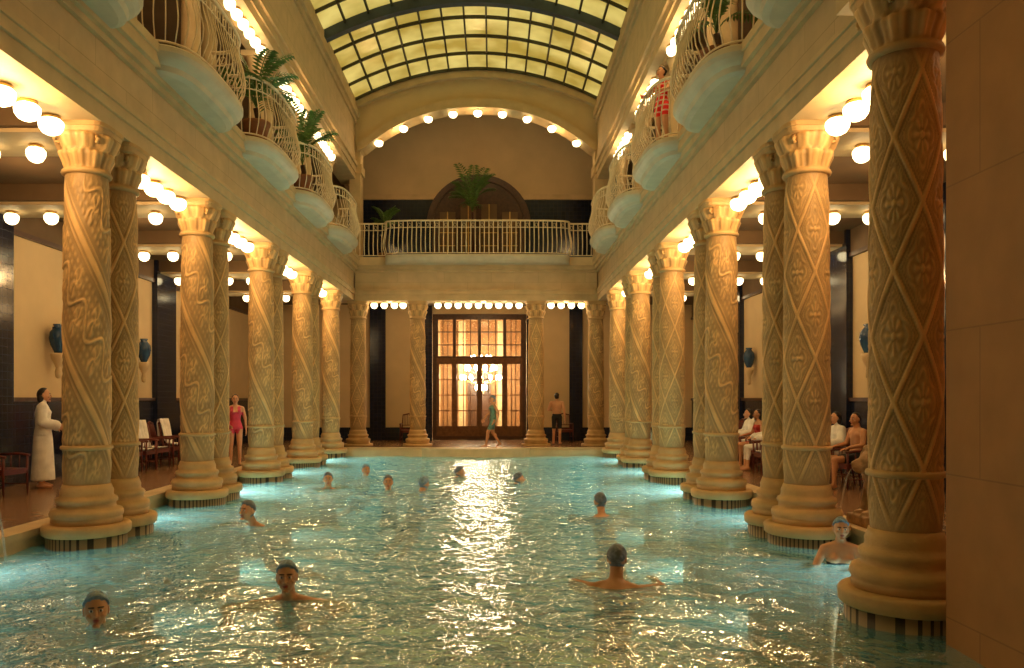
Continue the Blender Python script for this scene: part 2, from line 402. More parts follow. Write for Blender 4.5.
def side_wall(name, x, sgn):
    b = MB()
    x2 = x - 0.3*sgn
    b.box(min(x,x2), max(x,x2), -3, YB+0.5, -0.2, 12.2, 'plaster')
    e = x + 0.05*sgn
    b.box(min(x,e), max(x,e), -3, YB, 0, 1.55, 'bluetile')
    b.box(min(x,e), max(x,e), -3, YB, 4.75, 5.3, 'ceil')
    e2 = x + 0.14*sgn; e3 = x + 0.09*sgn
    for p in piers+[24.9]:
        b.box(min(x,e2), max(x,e2), p-0.2, p+1.05, 0, 5.25, 'bluetile')
    b.box(min(x,e3), max(x,e3), -3, YB, 1.55, 1.63, 'wood')
    b.box(min(x,e3), max(x,e3), -3, YB, 4.66, 4.75, 'wood')
    b.obj(name)
side_wall('wall_left', WL, 1); side_wall('wall_right', WR, -1)
b = MB(); b.box(WL-0.3, WR+0.3, -3.3, -3, -0.2, 13.2, 'block'); b.obj('wall_near')
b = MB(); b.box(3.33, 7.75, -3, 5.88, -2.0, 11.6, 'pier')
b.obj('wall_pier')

for nm, xa, xb in (('ceiling_aisle_left', WL, -5.4), ('ceiling_aisle_right', 4.25, WR)):
    b = MB(); b.box(xa, xb, -3, YB, 5.25, 6.36, 'ceil')
    for p in piers+[24.9]:
        b.box(xa, xb, p-0.1, p+1.1, 4.97, 5.25, 'ceil')
        b.box(xa, xb, p+0.0, p+1.0, 4.92, 4.97, 'stone')
    b.obj(nm)
    b = MB(); b.box(xa, xb, -3, YB, 9.35, 9.6, 'ceil'); b.obj(nm.replace('aisle','gallery'))
def entab(name, xi, sgn, y0, y1):
    b = MB()
    def bx(a0,a1,z0,z1,k='stone'):
        u=xi+a0*sgn; v=xi+a1*sgn; b.box(min(u,v),max(u,v),y0,y1,z0,z1,k)
    bx(0.02,0.75,4.95,5.15); bx(-0.02,0.75,5.15,5.28); bx(-0.05,0.75,5.28,5.34)
    bx(0.04,0.75,5.34,5.92,'block'); bx(-0.03,0.75,5.92,6.0); bx(-0.10,0.75,6.0,6.12); bx(-0.17,0.75,6.12,6.28); bx(-0.2,0.75,6.28,6.4)
    bx(0.0,0.6,9.1,9.3); bx(-0.04,0.6,9.3,9.5); bx(-0.10,0.6,9.5,9.62); bx(0.0,0.5,9.62,11.0,'block'); bx(-0.06,0.5,11.0,11.15)
    bx(-0.14,0.5,11.15,11.4); bx(-0.05,0.5,11.4,11.75)
    b.obj(name)
entab('trim_3', -4.70, -1, -3, YE+0.35); entab('trim_4', 3.55, 1, 5.9, YE+0.35)
b = MB()
def ebx(a0,z0,z1,k='stone'): b.box(-4.7,3.55,YE-0.38+a0,YE+0.38,z0,z1,k)
ebx(0.02,4.95,5.15); ebx(-0.02,5.15,5.28); ebx(-0.05,5.28,5.34); ebx(0.04,5.34,5.92,'block'); ebx(-0.03,5.92,6.0); ebx(-0.10,6.0,6.12); ebx(-0.17,6.12,6.4)
b.obj('trim_5')
b = MB(); b.box(-5.4, 4.3, YE+0.38, YB, 5.2, 6.38, 'ceil'); b.obj('ceiling_far')
b = MB(); b.box(3.0, 4.3, 5.9, 7.0, 4.955, 6.4, 'stone'); b.obj('trim_6')

def arch(x0,x1,flo,fhi,y0,y1,k,b,n=40):
    xs=[x0+(x1-x0)*i/n for i in range(n+1)]
    rows=[[(x,y0,flo(x)) for x in xs],[(x,y0,fhi(x)) for x in xs],[(x,y1,fhi(x)) for x in xs],[(x,y1,flo(x)) for x in xs],[(x,y0,flo(x)) for x in xs]]
    b.grid(rows,k,False,False)
def sky(x): t=(x-CX)/4.25; return 11.7+1.1*(1-t*t)
def low(x): t=min(1,abs((x-CX)/4.0)); return 10.05+1.5*(1-t**2.3)
b = MB()
arch(CX-4.0,CX+4.0,low,lambda x: sky(x)+0.1,YE-0.3,YE+0.3,'plaster',b)
b.box(-4.9,CX-4.0,YE-0.3,YE+0.3,6.4,12.0,'stone'); b.box(CX+4.0,4.0,YE-0.3,YE+0.3,6.4,12.0,'stone')
b.box(-4.9,CX-3.95,YE-0.36,YE+0.36,9.3,9.6,'stone'); b.box(CX+3.95,4.0,YE-0.36,YE+0.36,9.3,9.6,'stone')
arch(CX-4.1,CX+4.1,lambda x: low(x)-0.02,lambda x: low(x)+0.28,YE-0.4,YE+0.36,'stone',b)
arch(CX-4.25,CX+4.25,lambda x: sky(x)-0.28,lambda x: sky(x)-0.0,YE-0.5,YE-0.25,'stone',b)
b.obj('wall_lunette')

b = MB()
b.box(WL,WR,YB,YB+0.3,6.38,13.0,'plaster')
b.box(-5.6,4.5,YB-0.05,YB,6.4,9.3,'bluetile'); b.box(-5.6,4.5,YB-0.12,YB-0.02,9.3,9.5,'stone')
b.box(WL,-2.35,YB,YB+0.3,0,6.38,'plaster'); b.box(1.3,WR,YB,YB+0.3,0,6.38,'plaster'); b.box(-2.35,1.3,YB,YB+0.3,4.9,6.38,'plaster')
for x0,x1 in ((-4.75,-4.15),(2.95,3.45),(-2.7,-2.35),(1.3,1.6)):
    b.box(x0,x1,YB-0.15,YB,0,5.2,'bluetile')
b.box(WL,-2.7,YB-0.06,YB,0,0.5,'bluetile'); b.box(1.6,WR,YB-0.06,YB,0,0.5,'bluetile')
b.obj('wall_far')
b = MB()
ca=-0.55
def ring(r0,r1,y0,y1,k,zc=8.35):
    n=24; rows=[]
    for a in range(n+1):
        t=pi*a/n; c,s_=cos(t),sin(t)*0.95
        rows.append([(ca+r0*c,y0,zc+r0*s_),(ca+r1*c,y0,zc+r1*s_),(ca+r1*c,y1,zc+r1*s_),(ca+r0*c,y1,zc+r0*s_)])
    b.grid(rows,k,True,False,True)
ring(1.75,2.0,YB-0.2,YB-0.1,'wood')
n=24; i=b.mi('wood')
fv=[b.bm.verts.new((ca+1.8*cos(pi*a/n),YB-0.13,8.35+1.8*0.95*sin(pi*a/n))) for a in range(n+1)]
b.bm.faces.new(fv).material_index=i
b.box(ca-1.8,ca+1.8,YB-0.16,YB-0.1,6.4,8.35,'wood')
for xx in (-1.2,-0.4,0.4,1.2):
    zt=9.1 if abs(xx)<1 else 8.8
    b.box(ca+xx-0.3,ca+xx+0.3,YB-0.2,YB-0.15,7.0,zt,'ceil')
    b.box(ca+xx-0.02,ca+xx+0.02,YB-0.23,YB-0.19,7.0,zt,'brass')
    for zz in (7.5,8.0,8.5): b.box(ca+xx-0.3,ca+xx+0.3,YB-0.22,YB-0.19,zz-0.015,zz+0.015,'brass')
b.obj('door_1')

b = MB(); n=24
xs=[CX-4.25+8.5*i/n for i in range(n+1)]
b.grid([[(x,-3,sky(x)+0.04) for x in xs],[(x,YE-0.3,sky(x)+0.04) for x in xs]],'glass',False,True)
b.obj('window_1')
b = MB()
nl=13
for i in range(nl+1):
    x=CX-4.2+8.4*i/nl; b.box(x-0.026,x+0.026,-2.9,YE-0.55,sky(x)-0.06,sky(x)+0.02,'mullion')
y=YE-0.55; c=0
while y>-2.5:
    big = (c%5==4)
    if big:
        arch(CX-4.2,CX+4.2,lambda x: sky(x)-0.26,lambda x: sky(x)+0.03,y-0.12,y+0.12,'bluerib',b)
    else:
        arch(CX-4.2,CX+4.2,lambda x: sky(x)-0.07,lambda x: sky(x)+0.02,y-0.03,y+0.03,'mullion',b)
    y-=1.22; c+=1
b.obj('skylight_ribs')

# ---------------------------------------------------------------- balconies
def superell(a, bb, n, N, full=pi):
    pts=[]
    for i in range(N+1):
        t=-full/2+full*i/N; c,s_=cos(t),sin(t)
        pts.append((a*(abs(c)**(2/n))*(1 if c>=0 else -1), bb*(abs(s_)**(2/n))*(1 if s_>=0 else -1)))
    return pts
def resample(pts, step):
    out=[pts[0]]; acc=0
    for p,q in zip(pts,pts[1:]):
        d=math.dist(p,q); t=step-acc
        while t<=d:
            out.append((p[0]+(q[0]-p[0])*t/d, p[1]+(q[1]-p[1])*t/d)); t+=step
        acc=(acc+d)%step
    return out
prof_bar=[(0,0.0),(0.08,0.04),(0.2,0.11),(0.34,0.13),(0.5,0.09),(0.66,0.03),(0.8,0.0),(1.0,0.0)]
def railing(b, plan, H=1.08, z0=0.0, step=0.105, r=0.013, belly=1.0, k='iron'):
    P=resample(plan,step)
    def nrm(i):
        p=P[max(i-1,0)]; q=P[min(i+1,len(P)-1)]; d=Vector((q[0]-p[0],q[1]-p[1],0)).normalized(); return Vector((d.y,-d.x,0))
    for i,p in enumerate(P):
        nn=nrm(i)
        b.tube([(p[0]+nn.x*o*belly,p[1]+nn.y*o*belly,z0+0.05+zz*(H-0.05)) for zz,o in prof_bar], r, k, 4)
        if i%2==0 and i+1<len(P):
            q=P[i+1]; c=Vector(((p[0]+q[0])/2,(p[1]+q[1])/2,z0+H*0.88)); d=Vector((q[0]-p[0],q[1]-p[1],0)).normalized()
            b.tube([c+d*0.045*cos(t*pi/4)+Vector((0,0,0.06*sin(t*pi/4))) for t in range(9)],0.008,k,4)
    for zz,rr,o in ((0.05,0.016,0),(0.8*H,0.014,0),(H,0.030,0)):
        b.tube([(p[0]+nrm(i).x*o,p[1]+nrm(i).y*o,z0+zz) for i,p in enumerate(P)],rr,k,6)
b = MB()
plan=superell(0.72,1.40,3.4,60)
rows=[]
for sc,z in ((0.0,-0.34),(0.72,-0.34),(0.84,-0.31),(0.88,-0.24),(0.96,-0.21),(1.04,-0.16),(1.09,-0.10),(1.09,-0.03),(1.04,0.0),(0.0,0.0)):
    rows.append([(max(x*sc,0), y*(1+(sc-1)*0.4) if sc>0 else y*0.6, z) for x,y in plan])
b.grid(rows,'slab',False,False)
railing(b, plan, 1.08, step=0.13, r=0.012, belly=0.8)
BM=b.mesh('balcony')
for y in bays:
    place('balcony',BM,(-4.83,y,ZF),0)
    if y>7.5: place('balcony',BM,(3.68,y,ZF),pi)
b = MB()
cen=superell(0.55,3.1,5,60)
planE2=[(0.02,-4.12),(0.02,-3.12)]+[(x,y) for x,y in cen if x>0.05]+[(0.02,3.12),(0.02,4.12)]
rows=[]
for sc,z in ((0.0,-0.26),(0.8,-0.26),(0.95,-0.20),(1.0,-0.14),(1.08,-0.08),(1.08,0.0),(0.0,0.0)):
    rows.append([(x*sc,y,z) for x,y in cen])
b.grid(rows,'slab',False,False)
railing(b, planE2, 1.12, step=0.15, r=0.018, belly=0.6)
b.obj('end_balcony',(CX,YE-0.52,ZF),-pi/2)

# ---------------------------------------------------------------- globe lamps
LIGHTC=(1.0,0.61,0.26)
def light(name, loc, power, size=0.13, col=LIGHTC):
    L=bpy.data.lights.new(name,'POINT'); L.energy=power; L.shadow_soft_size=size; L.color=col
    o=bpy.data.objects.new(name,L); scene.collection.objects.link(o); o.location=loc; return o
def globe(b,p,r=0.15):
    b.lathe([(r*0.5,0.0),(r*0.75,-0.015),(r*0.8,-0.04),(r*0.7,-0.05)],'brass',c=p,seg=14)
    b.lathe([(r*0.75,-0.045),(r*0.97,-0.075),(r,-0.11),(r*0.93,-0.16),(r*0.7,-0.205),(r*0.35,-0.23),(r*0.02,-0.238)],'globe',c=p,seg=14)
for side,xs,gs in (('left',-5.22,-1),('right',4.07,1)):
    b=MB()
    for y in bays:
        for k in (-0.95,-0.47,0.0,0.47,0.95): 
            globe(b,(xs,y+k+0.1,4.95),0.14)
    for p in piers+[24.9]:
        for k in (0.75,1.35,1.95,2.6,3.3):
            globe(b,((xs+gs*k),p+0.5,4.92),0.12)
    o=b.obj('ceiling_globe_lights')
    for y in bays:
        l=light('bay_light',(xs,y+0.1,4.60),78,0.12); l.parent=o
        l=light('aisle_light',(xs+gs*2.0,y+0.2,4.75),13,0.15); l.parent=o
    b=MB()
    xu=-4.92 if side=='left' else 3.78
    for y in bays:
        for k in (-1.0,-0.6,-0.2,0.2,0.6,1.0): globe(b,(xu,y+k,9.1),0.11)
    o=b.obj('gallery_globe_lights')
    for y in bays:
        l=light('balcony_fill_light',(xu+(0.25 if side=='left' else -0.25),y,8.72),26,0.11); l.parent=o
    if side=='right':
        l=light('balcony_fill_light',(3.5,14.1,8.86),26,0.11); l.parent=o  # added fill lamp with no globe, brightens the woman on the balcony
b=MB()
for x in (-4.1,-3.75,-3.4,-3.1,-1.9,-1.55,-1.2,-0.85,-0.5,-0.15,0.2,0.55,0.9,2.0,2.35,2.7,3.05): globe(b,(x,YE,4.95),0.12)
o=b.obj('ceiling_globe_lights')
for x in (-3.6,-0.35,2.6):
    l=light('end_light',(x,YE+0.6,4.75),28,0.12); l.parent=o
b=MB()
for i in range(9):
    x=CX-3.4+6.8*i/8; globe(b,(x,YE-0.1,low(x)-0.01),0.15)
o=b.obj('arch_globe_lights')
for i in (1,4,7):
    x=CX-3.4+6.8*i/8; l=light('arch_light',(x,YE-0.1,low(x)-0.35),26,0.12); l.parent=o

# ---------------------------------------------------------------- entrance door and vestibule
b=MB()
b.box(-3.2,2.2,YB+3.9,YB+4.0,0,5.0,'vestwall'); b.box(-3.3,-3.2,YB+0.3,YB+4,0,5,'vestwall'); b.box(2.2,2.3,YB+0.3,YB+4,0,5,'vestwall'); b.box(-3.3,2.3,YB+0.3,YB+4,5.0,5.1,'vestwall')
for x in (-2.6,-1.5,0.2,1.5): b.box(x,x+0.3,YB+3.75,YB+3.9,0,5,'plaster')
b.box(-1.1,-0.1,YB+3.82,YB+3.9,0,3.0,'wood')
b.obj('wall_vestibule')
b=MB()
yd=YB+0.02
def fr_(x0,x1,z0,z1,w,k='wood',y0=yd,y1=yd+0.1):
    b.box(x0,x0+w,y0,y1,z0,z1,k); b.box(x1-w,x1,y0,y1,z0,z1,k); b.box(x0+w,x1-w,y0,y1,z0,z0+w,k); b.box(x0+w,x1-w,y0,y1,z1-w,z1,k)
fr_(-2.34,1.29,0.01,4.89,0.15)
b.box(-2.19,1.14,yd,yd+0.12,3.05,3.2,'doorwood')
xs=[-2.19,-1.5,-0.525,0.45,1.14]
for i in range(4):
    x0,x1=xs[i],xs[i+1]
    fr_(x0,x1,0.02,3.05,0.10,'doorwood',yd+0.01,yd+0.08)
    b.box(x0+0.1,x1-0.1,yd+0.02,yd+0.06,0.12,0.55,'doorwood')
    b.box(x0+0.1,x1-0.1,yd+0.03,yd+0.05,0.55,2.95,'doorglass')
    for z in (1.15,1.75,2.35): b.box(x0+0.1,x1-0.1,yd+0.02,yd+0.06,z-0.02,z+0.02,'doorwood')
    for q in range(1,3):
        xx=x0+0.1+(x1-x0-0.2)*q/3; b.box(xx-0.015,xx+0.015,yd+0.02,yd+0.06,0.55,2.95,'doorwood')
    fr_(x0,x1,3.2,4.74,0.06,'wood',yd+0.01,yd+0.08)
    b.box(x0+0.06,x1-0.06,yd+0.03,yd+0.05,3.26,4.68,'doorglass')
    for z in (3.7,4.2): b.box(x0+0.06,x1-0.06,yd+0.02,yd+0.06,z-0.02,z+0.02,'wood')
    for q in range(1,3):
        xx=x0+0.06+(x1-x0-0.12)*q/3; b.box(xx-0.015,xx+0.015,yd+0.02,yd+0.06,3.26,4.68,'wood')
b.obj('door_2')
b=MB()
zc=2.75; yc=YB+1.7; xc=-0.5
b.tube([(xc,yc,5.0),(xc,yc,zc)],0.02,'brass')
b.lathe([(0.02,-0.5),(0.12,-0.35),(0.05,-0.1),(0.1,0.1),(0.03,0.4)],'brass',c=(xc,yc,zc),seg=12)
for rr,zz,nn in ((0.78,-0.35,12),(0.6,0.05,10),(0.38,0.45,8),(0.2,-0.75,5)):
    for i in range(nn):
        a=2*pi*i/nn; px,py=xc+rr*cos(a),yc+rr*sin(a)
        b.tube([(xc,yc,zc+zz-0.05),(xc+rr*0.5*cos(a),yc+rr*0.5*sin(a),zc+zz-0.15),(px,py,zc+zz)],0.012,'brass',4)
        b.ell((px,py,zc+zz+0.07),(0.07,0.07,0.11),'chandglobe',seg=8,rings=6)
M['chandglobe'].cycles.emission_sampling='AUTO'
o=b.obj('chandelier')
l=light('chandelier_light',(xc,yc,3.05),80,0.22,(1,0.7,0.35)); l.parent=o

# ---------------------------------------------------------------- wall vases
b=MB()
b.lathe([(0.02,-0.75),(0.07,-0.72),(0.09,-0.6),(0.06,-0.5),(0.1,-0.42),(0.17,-0.3),(0.20,-0.2),(0.19,-0.15)],'stone',seg=20)
b.lathe([(0.1,-0.15),(0.12,-0.1),(0.2,0.05),(0.24,0.2),(0.22,0.34),(0.14,0.43),(0.1,0.47),(0.14,0.53),(0.12,0.54)],'bluevase',seg=24)
for sx in (-1,1): b.tube([(0,sx*0.12,0.46),(0,sx*0.26,0.44),(0,sx*0.29,0.3),(0,sx*0.22,0.18)],0.02,'bluevase')
VM=b.mesh('wall_vase')
for x,y in [(WL+0.2,16.1),(WL+0.2,20.05),(WL+0.2,23.4),(WR-0.2,16.1),(WR-0.2,20.0),(WR-0.2,23.6)]:
    place('wall_vase',VM,(x,y,2.65),0,(0.7,0.75,0.85))

# ---------------------------------------------------------------- chairs, towels
def chair_mesh(kw='chairwood'):
    b=MB()
    for sx in (-1,1):
        b.tube([(sx*0.27,-0.25,0),(sx*0.265,-0.24,0.44),(sx*0.27,-0.25,0.66)],0.022,kw,6,rs=[0.016,0.024,0.02])
        b.tube([(sx*0.26,0.30,0),(sx*0.25,0.24,0.44),(sx*0.24,0.30,0.75),(sx*0.23,0.36,1.0)],0.022,kw,6,rs=[0.016,0.024,0.022,0.018])
        b.tube([(sx*0.27,-0.29,0.66),(sx*0.29,-0.1,0.68),(sx*0.25,0.28,0.67)],0.024,kw,6)
        b.box(sx*0.25-0.015,sx*0.25+0.015,-0.23,0.24,0.36,0.41,kw)
        b.tube([(sx*0.262,-0.24,0.18),(sx*0.255,0.26,0.18)],0.012,kw,6)
        for yy in (-0.1,0.06): b.tube([(sx*0.26,yy,0.41),(sx*0.27,yy,0.67)],0.010,kw,5)
    b.box(-0.25,0.25,-0.25,-0.22,0.36,0.41,kw); b.box(-0.25,0.25,0.22,0.25,0.36,0.41,kw)
    b.box(-0.26,0.26,-0.26,0.24,0.41,0.45,kw)
    b.tube([(-0.23,0.36,1.0),(0,0.37,1.05),(0.23,0.36,1.0)],0.026,kw,6)
    b.tube([(-0.24,0.28,0.62),(0.24,0.28,0.62)],0.015,kw,6)
    for i in range(7):
        x=-0.18+0.06*i; b.tube([(x,0.28,0.62),(x,0.325,0.85),(x,0.365,1.02)],0.010,kw,5)
    b.box(-0.24,0.24,0.235,0.265,0.45,0.5,kw)
    return b.mesh('armchair')
CH=chair_mesh()
def towel_mesh():
    b=MB(); rows=[]
    path=[(-0.22,0.475),(0.0,0.475),(0.17,0.49),(0.235,0.6),(0.27,0.8),(0.315,1.0),(0.35,1.10),(0.40,1.09),(0.425,1.0),(0.41,0.8),(0.40,0.62)]
    for j,(y,z) in enumerate(path):
        rows.append([(-0.21+0.42*i/16, y+0.012*sin(i*1.3+j*0.3)-0.01, z+0.008*sin(i*2.1+j)) for i in range(17)])
    b.grid(rows,'white'); b.grid([[(p[0]*1.01,p[1]-0.012,p[2]+0.012) for p in r] for r in rows],'white')
    return b.mesh('towel')
TW=towel_mesh()
def chair(x,y,rot,towel=False):
    c=place('armchair',CH,(x,y,0),rot)
    if towel:
        t=place('towel',TW,(0,0,0),0); t.parent=c
for i,y in enumerate([11.6,12.4,13.2,17.2,17.9,18.6,19.3,20.0,22.0,22.8]):
    chair(-8.1 if y<14 else -7.9,y,pi/2+0.15*sin(i*2.3), i in (4,5,7))
rs=[(6.45,14.35,0.1),(6.5,15.3,0),(6.55,13.3,0),(6.1,17.9,-0.1),(6.15,18.75,0.1),(6.2,19.6,0),(6.5,21.2,0),(6.5,22.0,0),(5.9,17.1,0),(6.3,20.4,0.05)]
for i,(x,y,a) in enumerate(rs): chair(x,y,-pi/2+a, i in (6,8,9))
chair(-3.15,YB-1.3,0)
chair(2.7,YB-0.9,0.1)

# ---------------------------------------------------------------- plants
def palm(name,loc,H,R,seed,n=16,pot=True,stem=0.0):
    rnd=random.Random(seed); b=MB()
    if pot: b.lathe([(0.16,0),(0.18,0.05),(0.24,0.38),(0.27,0.4),(0.27,0.45),(0.22,0.44)],'pot',seg=18)
    z0=0.42+stem
    if stem>0: b.tube([(0,0,0.4),(0.03,0.02,0.4+stem/2),(0,0,z0)],0.06,'wood',7)
    for i in range(n):
        a=2*pi*i/n+rnd.uniform(-.25,.25); up=rnd.uniform(0.45,1.0); L=R*rnd.uniform(0.75,1.1)
        pts=[]
        for t in range(9):
            u=t/8; r=L*u*(0.45+0.55*u)*(1.3-up*0.7); z=z0+H*up*(1.6*u-0.85*u*u*(1.7-up))
            pts.append(Vector((r*cos(a),r*sin(a),z)))
        b.tube(pts,0.008,'leaf',4)
        side=Vector((-sin(a),cos(a),0)); i2=b.mi('leaf')
        for t in range(2,9):
            for q in (0,0.5):
                if t==8 and q: continue
                p=pts[t] if q==0 else (pts[t]+pts[t+1])/2
                d=(pts[t]-pts[t-1]).normalized(); ll=L*0.30*(1-abs(t-5)/7)
                for s_ in (-1,1):
                    e=p+side*s_*ll+d*ll*0.6-Vector((0,0,ll*0.35)); w=d*0.032
                    mid=p+(e-p)*0.45+Vector((0,0,0.01))
                    v=[b.bm.verts.new(tuple(c)) for c in (p,mid-w,e,mid+w)]
                    f=b.bm.faces.new(v); f.material_index=i2
    return b.obj(name,loc)
palm('potted_palm',(-0.75,29.2,ZF),1.6,1.1,1,20,True,1.6)
palm('potted_palm',(-3.9,28.9,ZF),1.0,0.7,2,14,True,0.8)
for i,(x,y) in enumerate([(-4.5,15.2),(-4.5,18.9),(3.38,12.1)]):
    palm('potted_palm',(x,y,ZF),1.3,0.9,10+i,18,True,0.3)

# ---------------------------------------------------------------- ladders
def ladder():
    b=MB()
    for sy in (-0.25,0.25):
        b.tube([(0.35,sy,0.0),(0.35,sy,0.6),(0.28,sy,0.8),(0.1,sy,0.88),(-0.1,sy,0.8),(-0.16,sy,0.6),(-0.16,sy,-1.0)],0.022,'chrome',8)
    for z in (-0.35,-0.65,-0.95): b.box(-0.19,-0.12,-0.25,0.25,z-0.012,z+0.012,'chrome')
    return b
ladder().obj('pool_ladder',(EL+0.10,24.0,0.03),pi)
ladder().obj('pool_ladder',(ER-0.10,24.0,0.03),0)

# ---------------------------------------------------------------- remesh helper
def remesh(b, voxel, smooth=4):
    me=b.mesh('tmp'); o=bpy.data.objects.new('tmp',me); scene.collection.objects.link(o)
    r=o.modifiers.new('r','REMESH'); r.mode='VOXEL'; r.voxel_size=voxel; r.use_smooth_shade=True
    s_=o.modifiers.new('s','SMOOTH'); s_.iterations=smooth; s_.factor=0.5
    dg=bpy.context.evaluated_depsgraph_get(); ev=o.evaluated_get(dg)
    m2=bpy.data.meshes.new_from_object(ev); bpy.data.objects.remove(o); 
    return m2

def lion(name,loc,rot):
    b=MB(); k='lionstone'
    b.ell((0,0.12,0.42),(0.17,0.24,0.27),k); b.ell((0,-0.02,0.52),(0.16,0.15,0.25),k)
    b.ell((0,0.25,0.30),(0.21,0.18,0.17),k)
    for sx in (-1,1):
        b.capsule((sx*0.1,-0.08,0.5),(sx*0.1,-0.14,0.16),0.07,0.055,k); b.ell((sx*0.1,-0.19,0.15),(0.06,0.09,0.045),k)
        b.capsule((sx*0.18,0.26,0.3),(sx*0.2,0.02,0.17),0.11,0.06,k); b.ell((sx*0.2,-0.04,0.15),(0.06,0.1,0.045),k)
        b.ell((sx*0.12,-0.07,0.9),(0.045,0.03,0.05),k)
    b.ell((0,-0.05,0.74),(0.21,0.17,0.22),k)
    for i in range(12):
        a=2*pi*i/12; b.ell((0.18*cos(a),-0.11,0.76+0.19*sin(a)),(0.065,0.06,0.075),k)
    b.ell((0,-0.14,0.78),(0.13,0.12,0.14),k); b.ell((0,-0.26,0.73),(0.075,0.09,0.06),k); b.ell((0,-0.24,0.68),(0.055,0.08,0.035),k)
    b.capsule((0,-0.2,0.83),(0,-0.33,0.77),0.035,0.03,k)
    b.box(-0.28,0.28,-0.3,0.45,0.0,0.13,k)
    b.capsule((0.0,0.42,0.2),(0.26,0.3,0.17),0.035,0.03,k)
    me=remesh(b,0.016,2)
    me.materials.clear(); me.materials.append(M['lionstone'])
    o=place(name,me,loc,rot)
    for p in me.polygons: p.use_smooth=True
    w=MB(); pts=[]
    for t in range(10):
        u=t/9; pts.append((0,-0.34-0.20*u,0.70-0.93*u*u))
    w.tube(pts,0.02,'stream',8,rs=[0.008+0.006*t/9 for t in range(10)])
    s_=w.obj('water_stream'); s_.parent=o
    return o
lion('lion_fountain',(EL-0.36,8.9,0.03),pi/2)
lion('lion_fountain',(ER+0.36,9.95,0.03),-pi/2)

# ---------------------------------------------------------------- people
def head(b, mtx, skin, hairk, style):
    def T(p): return mtx @ Vector(p)
    def hf(p):
        x,y,z=p
        if z<0: x*=1-0.38*(-z)**1.4; y = y*(1-0.30*(-z)**1.5) if y>0 else y*(1-0.12*(-z)**2)
        if y<-0.5: y*=0.95
        return Vector((x,y,z))
    R=mtx.to_3x3(); C=mtx.translation
    b.ell(C,(0.076,0.097,0.118),skin,R,seg=28,rings=20,fn=hf)
    b.capsule(T((0,-0.092,0.018)),T((0,-0.110,-0.022)),0.008,0.014,skin,8)
    for sx in (-1,1):
        b.ell(T((sx*0.014,-0.104,-0.026)),(0.009,0.009,0.008),skin,R,8,6)
        b.ell(T((sx*0.030,-0.083,0.012)),(0.015,0.010,0.009),'eyew',R,10,6)
        b.ell(T((sx*0.030,-0.090,0.012)),(0.007,0.005,0.008),'eyed',R,8,6)
        b.capsule(T((sx*0.015,-0.092,0.034)),T((sx*0.046,-0.080,0.034)),0.005,0.004,hairk if 'cap' not in hairk else 'hair',6)
        b.ell(T((sx*0.077,0.008,0.0)),(0.009,0.020,0.032),skin,R,10,8)
        b.ell(T((sx*0.045,-0.070,-0.025)),(0.020,0.016,0.018),skin,R,10,8)
    b.ell(T((0,-0.090,-0.052)),(0.024,0.009,0.006),'lip',R,10,6); b.ell(T((0,-0.088,-0.061)),(0.020,0.009,0.006),'lip',R,10,6)
    b.ell(T((0,-0.078,-0.095)),(0.026,0.020,0.018),skin,R,10,8)
    if style=='cap':
        def cf(p):
            x,y,z=p; lim=0.40-0.45*max(y,-1)*0.9
            q=Vector((x,y,z))
            if z<lim: q=Vector((x,y,z))*0.84
            return q
        b.ell(T((0,0.006,0.010)),(0.087,0.109,0.130),hairk,R,28,22,fn=cf)
        pts=[]
        for i in range(25):
            a=2*pi*i/24; y=sin(a); x=cos(a); z=0.40-0.40*y; s_=sqrt(max(0.05,1-z*z)) 
            pts.append(T((0.086*x*s_,0.004+0.108*y*s_,0.006+0.128*z)))
        b.tube(pts,0.007,hairk,6)
    else:
        def cf(p):
            x,y,z=p; lim=0.42-0.95*y
            return Vector((x,y,z))*(0.84 if z<lim else 1.0)
        b.ell(T((0,0.010,0.010)),(0.088,0.108,0.126),hairk,R,24,20,fn=cf)
        if style=='bob':
            b.ell(T((0,0.055,-0.045)),(0.085,0.060,0.090),hairk,R,16,10)
        if style=='bun':
            b.ell(T((0,0.115,0.05)),(0.045,0.04,0.045),hairk,R,12,8)

def hand(bb, fb, w, d, n, sgn, k):
    d=Vector(d).normalized(); n=Vector(n); n=(n-d*n.dot(d)).normalized(); l=d.cross(n)*sgn
    w=Vector(w)
    for o in (-0.022,0,0.022): bb.capsule(w+l*o*0.5, w+d*0.075+l*o*1.2, 0.018,0.015,k,8)
    for o,L in ((-0.032,0.058),(-0.011,0.072),(0.011,0.078),(0.032,0.068)):
        p0=w+d*0.07+l*o; p1=p0+(d+l*o*2.0+n*0.12)*L*0.5; p2=p1+(d*0.85+n*0.5).normalized()*L*0.5
        fb.capsule(p0,p1,0.0095,0.0085,k,7); fb.capsule(p1,p2,0.0085,0.007,k,7)
    t0=w+d*0.02+l*0.02; t1=t0+(d*0.6+l*0.75+n*0.15).normalized()*0.045; t2=t1+(d*0.9+l*0.3+n*0.3).normalized()*0.03
    fb.capsule(t0,t1,0.012,0.010,k,7); fb.capsule(t1,t2,0.010,0.008,k,7)

